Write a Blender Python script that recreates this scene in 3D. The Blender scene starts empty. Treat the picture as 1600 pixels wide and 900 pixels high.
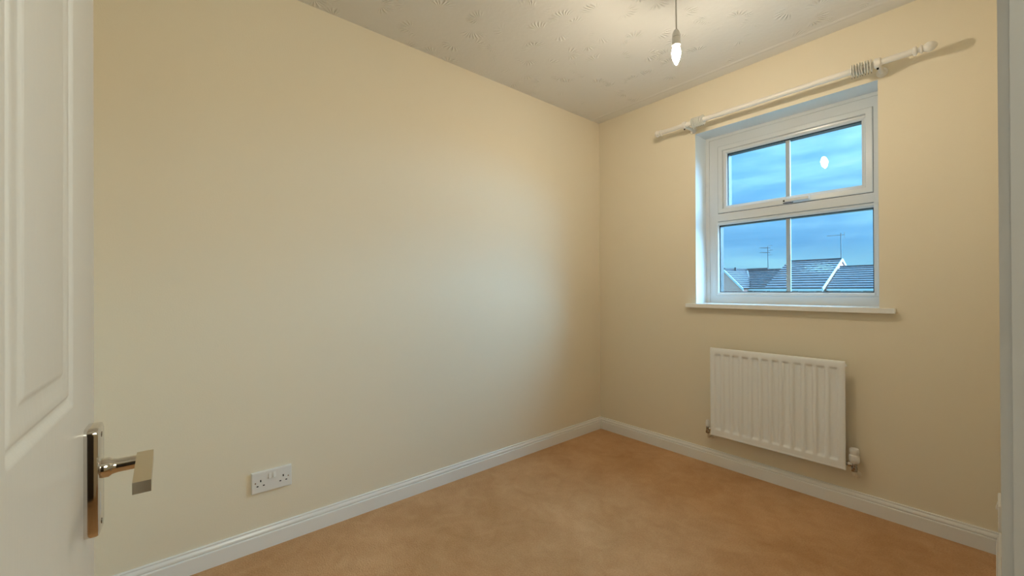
import bpy, bmesh, math, random
from mathutils import Vector, Matrix

random.seed(7)
S = bpy.context.scene
COL = S.collection
PI = math.pi

# ------------------------------------------------------------------ camera
CX, CY, CZ = 1.97216, -2.54270, 1.07249
YAW, PITCH, ROLL, FPX = 0.872506, 0.003184, -0.004657, 635.118
cam = bpy.data.cameras.new('camera')
cam.sensor_fit = 'HORIZONTAL'
cam.sensor_width = 36.0
cam.lens = FPX / 1600.0 * 36.0
cam.clip_start = 0.02
cam.clip_end = 500
cam_o = bpy.data.objects.new('camera', cam)
COL.objects.link(cam_o)
fw = Vector((-math.sin(YAW) * math.cos(PITCH), math.cos(YAW) * math.cos(PITCH), math.sin(PITCH)))
rt = Vector((math.cos(YAW), math.sin(YAW), 0))
up = rt.cross(fw)
c_, s_ = math.cos(ROLL), math.sin(ROLL)
rt2 = rt * c_ + up * s_
up2 = up * c_ - rt * s_
M = Matrix((rt2, up2, -fw)).transposed().to_4x4()
M.translation = Vector((CX, CY, CZ))
cam_o.matrix_world = M
S.camera = cam_o

# ------------------------------------------------------------------ exposure
S.view_settings.view_transform = 'Standard'
S.view_settings.look = 'None'
S.view_settings.gamma = 1.0
S.view_settings.use_curve_mapping = False
S.view_settings.exposure = 0.22

BULB_COLOR = (1.0, 0.865, 0.67)
BULB_STRENGTH = 800.0
HALL_FILL_POWER = 9.5
SUN_STRENGTH = 22.0
SKY_STRENGTH = 0.88


# ------------------------------------------------------------------ node helpers
class NT:
    def __init__(self, tree):
        self.t = tree
        self.n = tree.nodes
        self.l = tree.links

    def new(self, kind, **kw):
        nd = self.n.new(kind)
        for k, v in kw.items():
            if k.startswith('i_'):
                nd.inputs[k[2:].replace('_', ' ')].default_value = v
            else:
                setattr(nd, k, v)
        return nd

    def link(self, a, b):
        self.l.new(a, b)

    def math(self, op, a, b=None, clamp=False):
        nd = self.n.new('ShaderNodeMath')
        nd.operation = op
        nd.use_clamp = clamp
        for i, v in enumerate((a, b)):
            if v is None:
                continue
            if isinstance(v, (int, float)):
                nd.inputs[i].default_value = v
            else:
                self.l.new(v, nd.inputs[i])
        return nd.outputs[0]

    def ramp(self, fac, stops):
        nd = self.n.new('ShaderNodeValToRGB')
        el = nd.color_ramp.elements
        while len(el) < len(stops):
            el.new(0.5)
        for e, (p, c) in zip(el, stops):
            e.position = p
            e.color = (c[0], c[1], c[2], 1)
        self.l.new(fac, nd.inputs[0])
        return nd.outputs[0]


def srgb(r, g, b):
    f = lambda v: (v / 255 / 12.92) if v / 255 <= 0.04045 else ((v / 255 + 0.055) / 1.055) ** 2.4
    return (f(r), f(g), f(b))


# ------------------------------------------------------------------ sky
world = bpy.data.worlds.new('sky')
S.world = world
world.use_nodes = True
w = NT(world.node_tree)
w.n.clear()
tc = w.new('ShaderNodeTexCoord')
mp = w.new('ShaderNodeMapping')
mp.inputs['Scale'].default_value = (1.0, 1.0, 3.4)
w.link(tc.outputs['Generated'], mp.inputs['Vector'])
nz = w.new('ShaderNodeTexNoise')
nz.inputs['Scale'].default_value = 3.2
nz.inputs['Detail'].default_value = 7
nz.inputs['Roughness'].default_value = 0.52
nz.inputs['Distortion'].default_value = 0.5
w.link(mp.outputs[0], nz.inputs['Vector'])
mp2 = w.new('ShaderNodeMapping')
mp2.inputs['Scale'].default_value = (1.0, 1.0, 9.0)
mp2.inputs['Rotation'].default_value = (0.06, -0.05, 0)
w.link(tc.outputs['Generated'], mp2.inputs['Vector'])
nz2 = w.new('ShaderNodeTexNoise')
nz2.inputs['Scale'].default_value = 4.0
nz2.inputs['Detail'].default_value = 5
w.link(mp2.outputs[0], nz2.inputs['Vector'])
mix = w.math('ADD', w.math('MULTIPLY', nz.outputs['Fac'], 0.6), w.math('MULTIPLY', nz2.outputs['Fac'], 0.4))
skycol = w.ramp(mix, [(0.34, srgb(84, 164, 226)), (0.48, srgb(108, 186, 242)), (0.60, srgb(138, 214, 252)), (0.72, srgb(176, 232, 255))])
bg = w.new('ShaderNodeBackground')
bg.inputs['Strength'].default_value = SKY_STRENGTH
# overcast sky: dimmer at the horizon, about three times brighter overhead
sep = w.new('ShaderNodeSeparateXYZ')
w.link(tc.outputs['Generated'], sep.inputs[0])
# brighter clear band low down, just over the roofs
hz_ = w.math('MULTIPLY', w.math('SUBTRACT', 1.0, w.math('MULTIPLY', w.math('ABSOLUTE', w.math('SUBTRACT', sep.outputs['Z'], 0.045)), 22.0), clamp=True), 0.6)
hm = w.new('ShaderNodeMix', data_type='RGBA')
w.link(hz_, hm.inputs[0])
w.link(skycol, hm.inputs[6])
hm.inputs[7].default_value = (*srgb(150, 224, 250), 1)
skycol = hm.outputs[2]
lum = w.math('ADD', w.math('MULTIPLY', w.math('MAXIMUM', sep.outputs['Z'], 0.0), 2.0), 1.0)
sc_ = w.new('ShaderNodeVectorMath', operation='SCALE')
w.link(skycol, sc_.inputs[0])
w.link(lum, sc_.inputs['Scale'])
w.link(sc_.outputs[0], bg.inputs['Color'])
wo = w.new('ShaderNodeOutputWorld')
w.link(bg.outputs[0], wo.inputs['Surface'])

# ------------------------------------------------------------------ hazy sun behind thin cloud, out to the right of the window
sun = bpy.data.lights.new('hazy_sun', 'SUN')
sun.energy = SUN_STRENGTH
sun.angle = math.radians(70)
sun.color = (0.32, 0.67, 1.0)
sun_o = bpy.data.objects.new('hazy_sun', sun)
COL.objects.link(sun_o)
sun_o.rotation_euler = Vector((0.60, 0.70, 0.60)).to_track_quat('Z', 'Y').to_euler()

# ------------------------------------------------------------------ added fill light beyond the doorway, unseen behind the camera
la = bpy.data.lights.new('landing_fill', 'AREA')
la.shape = 'DISK'
la.size = 0.5
la.energy = HALL_FILL_POWER
la.color = (1.0, 0.99, 0.80)
lo = bpy.data.objects.new('landing_fill', la)
COL.objects.link(lo)
lo.location = (2.80, -1.96, 1.65)
lo.rotation_euler = Vector((1, 0.22, 0.15)).to_track_quat('Z', 'Y').to_euler()


# ------------------------------------------------------------------ materials
MATS = {}


def mat(name, color, rough=0.5, metal=0.0, spec=0.5, coat=0.0):
    m = bpy.data.materials.new(name)
    m.use_nodes = True
    b = m.node_tree.nodes['Principled BSDF']
    b.inputs['Base Color'].default_value = (*color, 1)
    b.inputs['Roughness'].default_value = rough
    b.inputs['Metallic'].default_value = metal
    b.inputs['Specular IOR Level'].default_value = spec
    b.inputs['Coat Weight'].default_value = coat
    MATS[name] = m
    return m


def bump_noise(m, scale, dist, strength=1.0, stretch=(1, 1, 1), detail=3, vary=0.0):
    t = NT(m.node_tree)
    b = t.n['Principled BSDF']
    tc = t.new('ShaderNodeTexCoord')
    mp = t.new('ShaderNodeMapping')
    mp.inputs['Scale'].default_value = stretch
    t.link(tc.outputs['Object'], mp.inputs['Vector'])
    nz = t.new('ShaderNodeTexNoise')
    nz.inputs['Scale'].default_value = scale
    nz.inputs['Detail'].default_value = detail
    t.link(mp.outputs[0], nz.inputs['Vector'])
    bp = t.new('ShaderNodeBump')
    bp.inputs['Strength'].default_value = strength
    bp.inputs['Distance'].default_value = dist
    t.link(nz.outputs['Fac'], bp.inputs['Height'])
    t.link(bp.outputs[0], b.inputs['Normal'])
    if vary:
        c = b.inputs['Base Color'].default_value
        lo_ = tuple(x * (1 - vary) for x in c[:3])
        hi_ = tuple(min(1, x * (1 + vary)) for x in c[:3])
        t.link(t.ramp(nz.outputs['Fac'], [(0.3, lo_), (0.7, hi_)]), b.inputs['Base Color'])
    return m


WALL = bump_noise(mat('cream_emulsion', (0.84, 0.76, 0.60), 0.62, spec=0.3), 190, 0.0009, 0.35, detail=4)
REVEAL = bump_noise(mat('white_reveal_paint', (0.80, 0.85, 0.87), 0.5, spec=0.3), 150, 0.0008, 0.3)
GLOSS = bump_noise(mat('white_gloss_paint', (0.87, 0.87, 0.85), 0.22), 40, 0.0006, 0.2)
UPVC = mat('white_upvc', (0.68, 0.71, 0.72), 0.25)
bump_noise(UPVC, 60, 0.0002, 0.2)
BARM = bump_noise(mat('grey_white_glazing_bar', (0.42, 0.45, 0.46), 0.35), 60, 0.0002, 0.2)
SATIN = bump_noise(mat('white_satin_architrave', (0.70, 0.71, 0.72), 0.06), 30, 0.0005, 0.15)
DOORP = bump_noise(mat('door_white_grained_paint', (0.77, 0.80, 0.82), 0.38), 26, 0.0012, 0.45, stretch=(9, 9, 0.5), detail=5)
RADM = bump_noise(mat('white_radiator_enamel', (0.90, 0.92, 0.93), 0.3), 30, 0.0002, 0.2)
PLAST = bump_noise(mat('white_plastic', (0.80, 0.79, 0.76), 0.3), 80, 0.0001, 0.2)
CORDM = bump_noise(mat('grey_white_flex', (0.55, 0.53, 0.50), 0.5), 80, 0.0002, 0.2)
PIPEM = bump_noise(mat('cream_painted_pipe', (0.80, 0.73, 0.60), 0.4), 60, 0.0004, 0.2)
POLEM = bump_noise(mat('white_painted_pole', (0.80, 0.77, 0.71), 0.35), 60, 0.0004, 0.2, stretch=(0.2, 1, 1))
RINGM = bump_noise(mat('off_white_ring', (0.88, 0.87, 0.82), 0.3), 60, 0.0002, 0.2)
CHROME = bump_noise(mat('chrome', (0.70, 0.68, 0.66), 0.07, 1.0), 20, 0.0002, 0.1)
NICKEL = bump_noise(mat('satin_nickel', (0.62, 0.57, 0.47), 0.24, 1.0), 20, 0.0002, 0.1)
VALVE = bump_noise(mat('dull_chrome_valve', (0.42, 0.40, 0.37), 0.18, 1.0), 50, 0.0004, 0.2)
BLACK = bump_noise(mat('black_gasket', (0.012, 0.013, 0.016), 0.5), 40, 0.0002, 0.2)
DARK = bump_noise(mat('dark_hole', (0.008, 0.007, 0.006), 0.8), 40, 0.0002, 0.2)
AERIAL = bump_noise(mat('grey_aerial_metal', (0.16, 0.19, 0.22), 0.5, 0.6), 40, 0.0002, 0.2)
FASCIA = bump_noise(mat('white_fascia', (0.88, 0.89, 0.88), 0.4), 5, 0.001, 0.2)
RENDERW = bump_noise(mat('grey_house_wall', (0.52, 0.47, 0.44), 0.8), 6, 0.003, 0.3, vary=0.15)
VALLEY = bump_noise(mat('lead_valley', (0.30, 0.30, 0.31), 0.6), 8, 0.001, 0.2)
WINB = bump_noise(mat('white_house_window', (0.85, 0.86, 0.86), 0.3), 8, 0.001, 0.2)
PANEH = bump_noise(mat('dark_house_glass', (0.10, 0.12, 0.14), 0.05), 8, 0.0005, 0.1)
GRASS = bump_noise(mat('grass_and_paving_ground', (0.17, 0.20, 0.15), 0.9), 3, 0.02, 0.5, vary=0.3)


def make_ceiling_mat():
    m = mat('textured_ceiling', (0.80, 0.785, 0.75), 0.6, spec=0.3)
    t = NT(m.node_tree)
    b = t.n['Principled BSDF']
    tc = t.new('ShaderNodeTexCoord')
    # brushed fan marks: each Voronoi cell gets its own centre and a comb of arcs
    dn = t.new('ShaderNodeTexNoise')
    dn.inputs['Scale'].default_value = 9
    dn.inputs['Detail'].default_value = 2
    t.link(tc.outputs['Object'], dn.inputs['Vector'])
    add = t.new('ShaderNodeVectorMath', operation='MULTIPLY_ADD')
    t.link(dn.outputs['Color'], add.inputs[0])
    add.inputs[1].default_value = (0.05, 0.05, 0)
    t.link(tc.outputs['Object'], add.inputs[2])
    vo = t.new('ShaderNodeTexVoronoi')
    vo.voronoi_dimensions = '2D'
    vo.inputs['Scale'].default_value = 7.5
    vo.inputs['Randomness'].default_value = 0.9
    t.link(add.outputs[0], vo.inputs['Vector'])
    loc = t.new('ShaderNodeVectorMath', operation='SUBTRACT')
    t.link(add.outputs[0], loc.inputs[0])
    t.link(vo.outputs['Position'], loc.inputs[1])
    sp = t.new('ShaderNodeSeparateXYZ')
    t.link(loc.outputs[0], sp.inputs[0])
    ang = t.math('ARCTAN2', sp.outputs['Y'], sp.outputs['X'])
    fan = t.math('SINE', t.math('ADD', t.math('MULTIPLY', ang, 19.0), t.math('MULTIPLY', dn.outputs['Fac'], 9.0)))
    fan = t.math('POWER', t.math('MULTIPLY_ADD', fan, 0.5), 2.0)
    rad = vo.outputs['Distance']
    ring = t.math('MULTIPLY', t.math('SMOOTH_MIN', rad, 1.0), 1.0)
    env = t.ramp(ring, [(0.0, (0, 0, 0)), (0.14, (0, 0, 0)), (0.30, (1, 1, 1)), (0.52, (0, 0, 0))])
    msk = t.new('ShaderNodeTexNoise')
    msk.inputs['Scale'].default_value = 6.5
    msk.inputs['Detail'].default_value = 1.5
    t.link(tc.outputs['Object'], msk.inputs['Vector'])
    mk = t.ramp(msk.outputs['Fac'], [(0.42, (0, 0, 0)), (0.56, (1, 1, 1))])
    # each fan only sweeps part of a turn, in its own direction
    cs_ = t.new('ShaderNodeSeparateColor')
    t.link(vo.outputs['Color'], cs_.inputs[0])
    arc = t.math('COSINE', t.math('ADD', ang, t.math('MULTIPLY', cs_.outputs[0], 6.283)))
    mk = t.math('MULTIPLY', mk, t.math('MULTIPLY', t.math('ADD', arc, 0.1), 1.6, clamp=True))
    h = t.math('MULTIPLY', t.math('MULTIPLY', fan, env), mk)
    fine = t.new('ShaderNodeTexNoise')
    fine.inputs['Scale'].default_value = 45
    fine.inputs['Detail'].default_value = 4
    t.link(tc.outputs['Object'], fine.inputs['Vector'])
    # plain brushed margin along the window wall
    spo = t.new('ShaderNodeSeparateXYZ')
    t.link(tc.outputs['Object'], spo.inputs[0])
    marg = t.ramp(t.math('MULTIPLY', spo.outputs['Y'], -1.0), [(0.10, (0, 0, 0)), (0.16, (1, 1, 1))])
    h = t.math('MULTIPLY', t.math('ADD', h, t.math('MULTIPLY', fine.outputs['Fac'], 0.18)), marg)
    bp = t.new('ShaderNodeBump')
    bp.inputs['Strength'].default_value = 0.72
    bp.inputs['Distance'].default_value = 0.007
    t.link(h, bp.inputs['Height'])
    t.link(bp.outputs[0], b.inputs['Normal'])
    return m


CEIL = make_ceiling_mat()


def make_carpet():
    m = mat('tan_carpet', (0.5, 0.3, 0.15), 0.95, spec=0.1)
    t = NT(m.node_tree)
    b = t.n['Principled BSDF']
    tc = t.new('ShaderNodeTexCoord')
    n1 = t.new('ShaderNodeTexNoise')
    n1.inputs['Scale'].default_value = 2.2
    n1.inputs['Detail'].default_value = 6
    n1.inputs['Roughness'].default_value = 0.6
    n1.inputs['Distortion'].default_value = 0.6
    t.link(tc.outputs['Object'], n1.inputs['Vector'])
    n2 = t.new('ShaderNodeTexNoise')
    n2.inputs['Scale'].default_value = 170
    n2.inputs['Detail'].default_value = 3
    t.link(tc.outputs['Object'], n2.inputs['Vector'])
    n3 = t.new('ShaderNodeTexNoise')
    n3.inputs['Scale'].default_value = 11
    n3.inputs['Detail'].default_value = 4
    n3.inputs['Distortion'].default_value = 1.0
    t.link(tc.outputs['Object'], n3.inputs['Vector'])
    f = t.math('ADD', t.math('MULTIPLY', n1.outputs['Fac'], 0.46),
               t.math('ADD', t.math('MULTIPLY', n2.outputs['Fac'], 0.32), t.math('MULTIPLY', n3.outputs['Fac'], 0.22)))
    t.link(t.ramp(f, [(0.34, (0.46, 0.235, 0.085)), (0.5, (0.58, 0.325, 0.148)), (0.66, (0.70, 0.425, 0.22))]), b.inputs['Base Color'])
    bp = t.new('ShaderNodeBump')
    bp.inputs['Strength'].default_value = 0.7
    bp.inputs['Distance'].default_value = 0.006
    t.link(t.math('ADD', n2.outputs['Fac'], t.math('MULTIPLY', n3.outputs['Fac'], 0.6)), bp.inputs['Height'])
    t.link(bp.outputs[0], b.inputs['Normal'])
    b.inputs['Sheen Weight'].default_value = 0.15
    return m


CARPET = make_carpet()


def make_glass():
    m = bpy.data.materials.new('window_glass')
    m.use_nodes = True
    t = NT(m.node_tree)
    t.n.clear()
    lw = t.new('ShaderNodeLayerWeight')
    lw.inputs['Blend'].default_value = 0.5
    fac = t.math('ADD', t.math('MULTIPLY', t.math('POWER', lw.outputs['Facing'], 5.0), 0.9), 0.035, clamp=True)
    tr = t.new('ShaderNodeBsdfTransparent')
    tr.inputs['Color'].default_value = (0.985, 0.992, 0.99, 1)
    gl = t.new('ShaderNodeBsdfGlossy')
    gl.inputs['Roughness'].default_value = 0.0
    gl.inputs['Color'].default_value = (1, 1, 1, 1)
    mx = t.new('ShaderNodeMixShader')
    t.link(fac, mx.inputs[0])
    t.link(tr.outputs[0], mx.inputs[1])
    t.link(gl.outputs[0], mx.inputs[2])
    o = t.new('ShaderNodeOutputMaterial')
    t.link(mx.outputs[0], o.inputs['Surface'])
    return m


GLASS = make_glass()
BX, BY, BZ = 1.129, -0.945, 2.042


def make_bulb(name, strength):
    m = bpy.data.materials.new(name)
    m.use_nodes = True
    t = NT(m.node_tree)
    t.n.clear()
    e = t.new('ShaderNodeEmission')
    e.inputs['Color'].default_value = (*BULB_COLOR, 1)
    e.inputs['Strength'].default_value = strength
    o = t.new('ShaderNodeOutputMaterial')
    t.link(e.outputs[0], o.inputs['Surface'])
    return m


# the lamp throws most of its light sideways and down; its collar glows only faintly
BULB = make_bulb('lit_bulb', BULB_STRENGTH)
BULB_NECK = make_bulb('lit_bulb_collar', BULB_STRENGTH * 0.05)


def make_tile(name, base, lichen=False):
    m = mat(name, base, 0.75, spec=0.3)
    t = NT(m.node_tree)
    b = t.n['Principled BSDF']
    tc = t.new('ShaderNodeTexCoord')
    n1 = t.new('ShaderNodeTexNoise')
    n1.inputs['Scale'].default_value = 2.2
    n1.inputs['Detail'].default_value = 6
    t.link(tc.outputs['Object'], n1.inputs['Vector'])
    col = t.ramp(n1.outputs['Fac'], [(0.3, tuple(x * 0.8 for x in base)), (0.7, tuple(min(1, x * 1.2) for x in base))])
    if lichen:
        # pale lichen blotches near the top right of the slope
        sp = t.new('ShaderNodeSeparateXYZ')
        t.link(tc.outputs['Object'], sp.inputs[0])
        d = t.new('ShaderNodeVectorMath', operation='DISTANCE')
        t.link(tc.outputs['Object'], d.inputs[0])
        d.inputs[1].default_value = LICHEN_AT
        n2 = t.new('ShaderNodeTexNoise')
        n2.inputs['Scale'].default_value = 5.0
        n2.inputs['Detail'].default_value = 3
        t.link(tc.outputs['Object'], n2.inputs['Vector'])
        k = t.math('SUBTRACT', n2.outputs['Fac'], t.math('MULTIPLY', d.outputs['Value'], 0.17))
        k = t.math('MULTIPLY', t.math('SUBTRACT', k, 0.25), 5.0, clamp=True)
        mx = t.new('ShaderNodeMix', data_type='RGBA')
        t.link(k, mx.inputs[0])
        t.link(col, mx.inputs[6])
        mx.inputs[7].default_value = (0.36, 0.36, 0.34, 1)
        col = mx.outputs[2]
    t.link(col, b.inputs['Base Color'])
    return m


LICHEN_AT = (-7.55, 40.0, 2.2)
TILE = make_tile('grey_concrete_tile', (0.12, 0.13, 0.15))
TILE2 = make_tile('grey_tile_with_lichen', (0.12, 0.13, 0.15), True)


def make_brick():
    m = mat('red_brick', (0.5, 0.3, 0.25), 0.85, spec=0.2)
    t = NT(m.node_tree)
    b = t.n['Principled BSDF']
    tc = t.new('ShaderNodeTexCoord')
    mp = t.new('ShaderNodeMapping')
    mp.inputs['Rotation'].default_value = (PI / 2, 0, 0)
    t.link(tc.outputs['Object'], mp.inputs['Vector'])
    br = t.new('ShaderNodeTexBrick')
    br.inputs['Color1'].default_value = (0.95, 0.36, 0.28, 1)
    br.inputs['Color2'].default_value = (1.0, 0.50, 0.42, 1)
    br.inputs['Mortar'].default_value = (0.95, 0.66, 0.60, 1)
    br.inputs['Scale'].default_value = 1.0
    br.inputs['Mortar Size'].default_value = 0.012
    br.inputs['Brick Width'].default_value = 0.225
    br.inputs['Row Height'].default_value = 0.075
    t.link(mp.outputs[0], br.inputs['Vector'])
    t.link(br.outputs['Color'], b.inputs['Base Color'])
    return m


BRICK = make_brick()


# ------------------------------------------------------------------ mesh helpers
def obj(name, bm, material, parent=None, smooth=False, bevel=0.0, seg=2):
    if bevel:
        bmesh.ops.bevel(bm, geom=[e for e in bm.edges if e.calc_length() > 0 and (len(e.link_faces) == 2 and e.calc_face_angle(0) > 0.6)],
                        offset=bevel, segments=seg, profile=0.5, affect='EDGES', clamp_overlap=True)
    bmesh.ops.recalc_face_normals(bm, faces=bm.faces)
    me = bpy.data.meshes.new(name)
    bm.to_mesh(me)
    bm.free()
    for mm in (material if isinstance(material, (list, tuple)) else [material]):
        me.materials.append(mm)
    if smooth or bevel:
        me.shade_smooth()
        if hasattr(me, 'set_sharp_from_angle'):
            me.set_sharp_from_angle(angle=math.radians(38))
    o = bpy.data.objects.new(name, me)
    COL.objects.link(o)
    if parent:
        o.parent = parent
        o.matrix_parent_inverse = parent.matrix_basis.inverted()
    return o


def empty(name, loc=(0, 0, 0)):
    o = bpy.data.objects.new(name, None)
    o.empty_display_size = 0.1
    COL.objects.link(o)
    o.location = loc
    return o


def tag(o, label, cat, group=None):
    o['label'] = label
    o['category'] = cat
    if group:
        o['group'] = group
    return o


def struct(o):
    o['kind'] = 'structure'
    return o


def box(bm, x0, x1, y0, y1, z0, z1, mi=0):
    v = [bm.verts.new((x, y, z)) for x in (x0, x1) for y in (y0, y1) for z in (z0, z1)]
    fs = [(0, 1, 3, 2), (4, 6, 7, 5), (0, 4, 5, 1), (2, 3, 7, 6), (0, 2, 6, 4), (1, 5, 7, 3)]
    out = []
    for f in fs:
        fc = bm.faces.new([v[i] for i in f])
        fc.material_index = mi
        out.append(fc)
    return out


def B(*a):
    bm = bmesh.new()
    box(bm, *a)
    return bm


def hexa(bm, pts, mi=0):
    """eight points, bottom ring then top ring"""
    v = [bm.verts.new(p) for p in pts]
    for f in ((0, 3, 2, 1), (4, 5, 6, 7), (0, 1, 5, 4), (1, 2, 6, 5), (2, 3, 7, 6), (3, 0, 4, 7)):
        bm.faces.new([v[i] for i in f]).material_index = mi


def lathe(bm, prof, origin, axis, seg=32, cap=True):
    """prof: list of (radius, distance along axis)"""
    a = Vector(axis).normalized()
    o = Vector(origin)
    ref = Vector((0, 0, 1)) if abs(a.z) < 0.9 else Vector((1, 0, 0))
    u = a.cross(ref).normalized()
    v = a.cross(u)
    rings = []
    for r, h in prof:
        c = o + a * h
        if r < 1e-6:
            rings.append([bm.verts.new(c)])
        else:
            rings.append([bm.verts.new(c + (u * math.cos(2 * PI * k / seg) + v * math.sin(2 * PI * k / seg)) * r) for k in range(seg)])
    for A, Bq in zip(rings, rings[1:]):
        for k in range(seg):
            k2 = (k + 1) % seg
            if len(A) == 1 and len(Bq) == 1:
                continue
            if len(A) == 1:
                bm.faces.new((A[0], Bq[k], Bq[k2]))
            elif len(Bq) == 1:
                bm.faces.new((A[k], Bq[0], A[k2]))
            else:
                bm.faces.new((A[k], Bq[k], Bq[k2], A[k2]))
    if cap:
        if len(rings[0]) > 1:
            bm.faces.new(rings[0])
        if len(rings[-1]) > 1:
            bm.faces.new(rings[-1])


def L(prof, origin, axis, seg=32):
    bm = bmesh.new()
    lathe(bm, prof, origin, axis, seg)
    return bm


def tube(bm, pts, r, seg=12):
    pts = [Vector(p) for p in pts]
    rings = []
    u = None
    for i, p in enumerate(pts):
        if i == 0:
            d = pts[1] - pts[0]
        elif i == len(pts) - 1:
            d = pts[-1] - pts[-2]
        else:
            d = (pts[i + 1] - pts[i]).normalized() + (pts[i] - pts[i - 1]).normalized()
        d.normalize()
        if u is None:
            ref = Vector((0, 0, 1)) if abs(d.z) < 0.9 else Vector((1, 0, 0))
            u = d.cross(ref).normalized()
        u = (u - d * u.dot(d)).normalized()
        v = d.cross(u)
        rr = r[i] if isinstance(r, (list, tuple)) else r
        rings.append([bm.verts.new(p + (u * math.cos(2 * PI * k / seg) + v * math.sin(2 * PI * k / seg)) * rr) for k in range(seg)])
    for A, Bq in zip(rings, rings[1:]):
        for k in range(seg):
            k2 = (k + 1) % seg
            bm.faces.new((A[k], Bq[k], Bq[k2], A[k2]))
    bm.faces.new(rings[0])
    bm.faces.new(rings[-1])


def T(pts, r, seg=12):
    bm = bmesh.new()
    tube(bm, pts, r, seg)
    return bm


def ring_frame(x0, x1, z0, z1, prof, closed=True, P=None):
    """mitred rectangular frame; prof = (inset, y) points of the section; P maps (a, y, b) to 3-D"""
    bm = bmesh.new()
    P = P or (lambda a, y, b: (a, y, b))
    loops = []
    for ins, y in prof:
        loops.append([bm.verts.new(P(a, y, b)) for a, b in ((x0 + ins, z0 + ins), (x1 - ins, z0 + ins), (x1 - ins, z1 - ins), (x0 + ins, z1 - ins))])
    n = len(loops)
    for i in range(n if closed else n - 1):
        A, Bq = loops[i], loops[(i + 1) % n]
        for k in range(4):
            bm.faces.new((A[k], A[(k + 1) % 4], Bq[(k + 1) % 4], Bq[k]))
    return bm


def extrude_profile(prof, p0, p1, out, mitre0=0.0, mitre1=0.0):
    """prof (offset from wall, z) swept from p0 to p1 along the wall; out = unit vector away from wall"""
    bm = bmesh.new()
    p0 = Vector(p0)
    p1 = Vector(p1)
    d = (p1 - p0).normalized()
    out = Vector(out)
    A = [bm.verts.new(p0 + out * o + Vector((0, 0, z)) + d * (o * mitre0)) for o, z in prof]
    Bq = [bm.verts.new(p1 + out * o + Vector((0, 0, z)) - d * (o * mitre1)) for o, z in prof]
    n = len(prof)
    for i in range(n):
        j = (i + 1) % n
        bm.faces.new((A[i], A[j], Bq[j], Bq[i]))
    bm.faces.new(A)
    bm.faces.new(Bq)
    return bm


# ================================================================== room shell
H = 2.35
W = 1.982
NEAR = -2.80
JAMB = -1.883          # far edge of the doorway in the right wall
HINGE = -2.645
HEAD = 2.01
WX0, WX1, WZ0, WZ1 = 0.753, 1.6195, 0.976, 2.047     # window opening
RD = 0.150                                           # depth of the reveal

struct(obj('floor', B(-0.1, W, NEAR - 0.1, 0.1, -0.12, 0.0), CARPET))
bm = bmesh.new()
box(bm, W, 3.4, -3.3, -0.6, -0.12, 0.0)
struct(obj('floor_landing', bm, CARPET))

# ceiling: flat plaster with a slightly raised plain margin along the window wall
bm = bmesh.new()
cs = [(-4.4, H), (-0.108, H), (-0.098, H - 0.0022), (-0.088, H - 0.0022), (-0.078, H + 0.0004), (0.3, H + 0.0004), (0.3, H + 0.15), (-4.4, H + 0.15)]
A_ = [bm.verts.new((-0.1, y, z)) for y, z in cs]
B_ = [bm.verts.new((3.4, y, z)) for y, z in cs]
for i in range(len(cs)):
    j = (i + 1) % len(cs)
    bm.faces.new((A_[i], A_[j], B_[j], B_[i]))
bm.faces.new(A_)
bm.faces.new(B_)
struct(obj('ceiling', bm, CEIL))

struct(obj('wall_left', B(-0.12, 0, NEAR - 0.1, 0.3, -0.1, H + 0.05), WALL))
struct(obj('wall_near', B(-0.1, W + 0.1, NEAR - 0.12, NEAR, -0.1, H + 0.05), WALL))

# window wall with its opening; reveal faces painted white
bm = bmesh.new()
TH = 0.29


def wall_with_hole(bm, x0, x1, z0, z1, hx0, hx1, hz0, hz1, y0, y1):
    def ringv(y):
        o = [bm.verts.new((a, y, b)) for a, b in ((x0, z0), (x1, z0), (x1, z1), (x0, z1))]
        i = [bm.verts.new((a, y, b)) for a, b in ((hx0, hz0), (hx1, hz0), (hx1, hz1), (hx0, hz1))]
        return o, i
    o0, i0 = ringv(y0)
    o1, i1 = ringv(y1)
    for k in range(4):
        k2 = (k + 1) % 4
        bm.faces.new((o0[k], o0[k2], i0[k2], i0[k]))
        bm.faces.new((o1[k], i1[k], i1[k2], o1[k2]))
        bm.faces.new((o0[k], o1[k], o1[k2], o0[k2]))
        bm.faces.new((i0[k], i0[k2], i1[k2], i1[k])).material_index = 1


wall_with_hole(bm, -0.12, W + 0.12, -0.1, H + 0.05, WX0, WX1, WZ0, WZ1, 0.0, TH)
struct(obj('wall_window', bm, [WALL, REVEAL]))

# right wall with the doorway the camera stands in
bm = bmesh.new()
box(bm, W, W + 0.11, JAMB, 0.3, -0.1, H + 0.05)
box(bm, W, W + 0.11, NEAR - 0.1, HINGE, -0.1, H + 0.05)
box(bm, W, W + 0.11, HINGE, JAMB, HEAD, H + 0.05)
struct(obj('wall_right', bm, WALL))
# landing shell behind the camera
bm = bmesh.new()
box(bm, 3.3, 3.4, -3.3, -0.6, -0.1, H + 0.05)
box(bm, W, 3.4, -3.4, -3.3, -0.1, H + 0.05)
box(bm, W + 0.11, 3.4, -0.7, -0.6, -0.1, H + 0.05)
box(bm, W, W + 0.11, -3.3, NEAR - 0.1, -0.1, H + 0.05)
struct(obj('wall_landing', bm, WALL))

# added dark door, unseen behind the camera, to darken the handle plate's reflection
bm = bmesh.new()
box(bm, 3.26, 3.30, -3.05, -2.20, 0.0, 2.0)
d2 = struct(obj('added_dark_door', bm, mat('added_door_dark_finish', (0.03, 0.02, 0.015), 0.4), bevel=0.004))
for z0_, z1_ in ((0.15, 0.85), (1.0, 1.85)):
    for y0_ in (-2.97, -2.59):
        obj('added_door_panel', B(3.252, 3.262, y0_, y0_ + 0.31, z0_, z1_), MATS['added_door_dark_finish'], d2, bevel=0.004)
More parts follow.
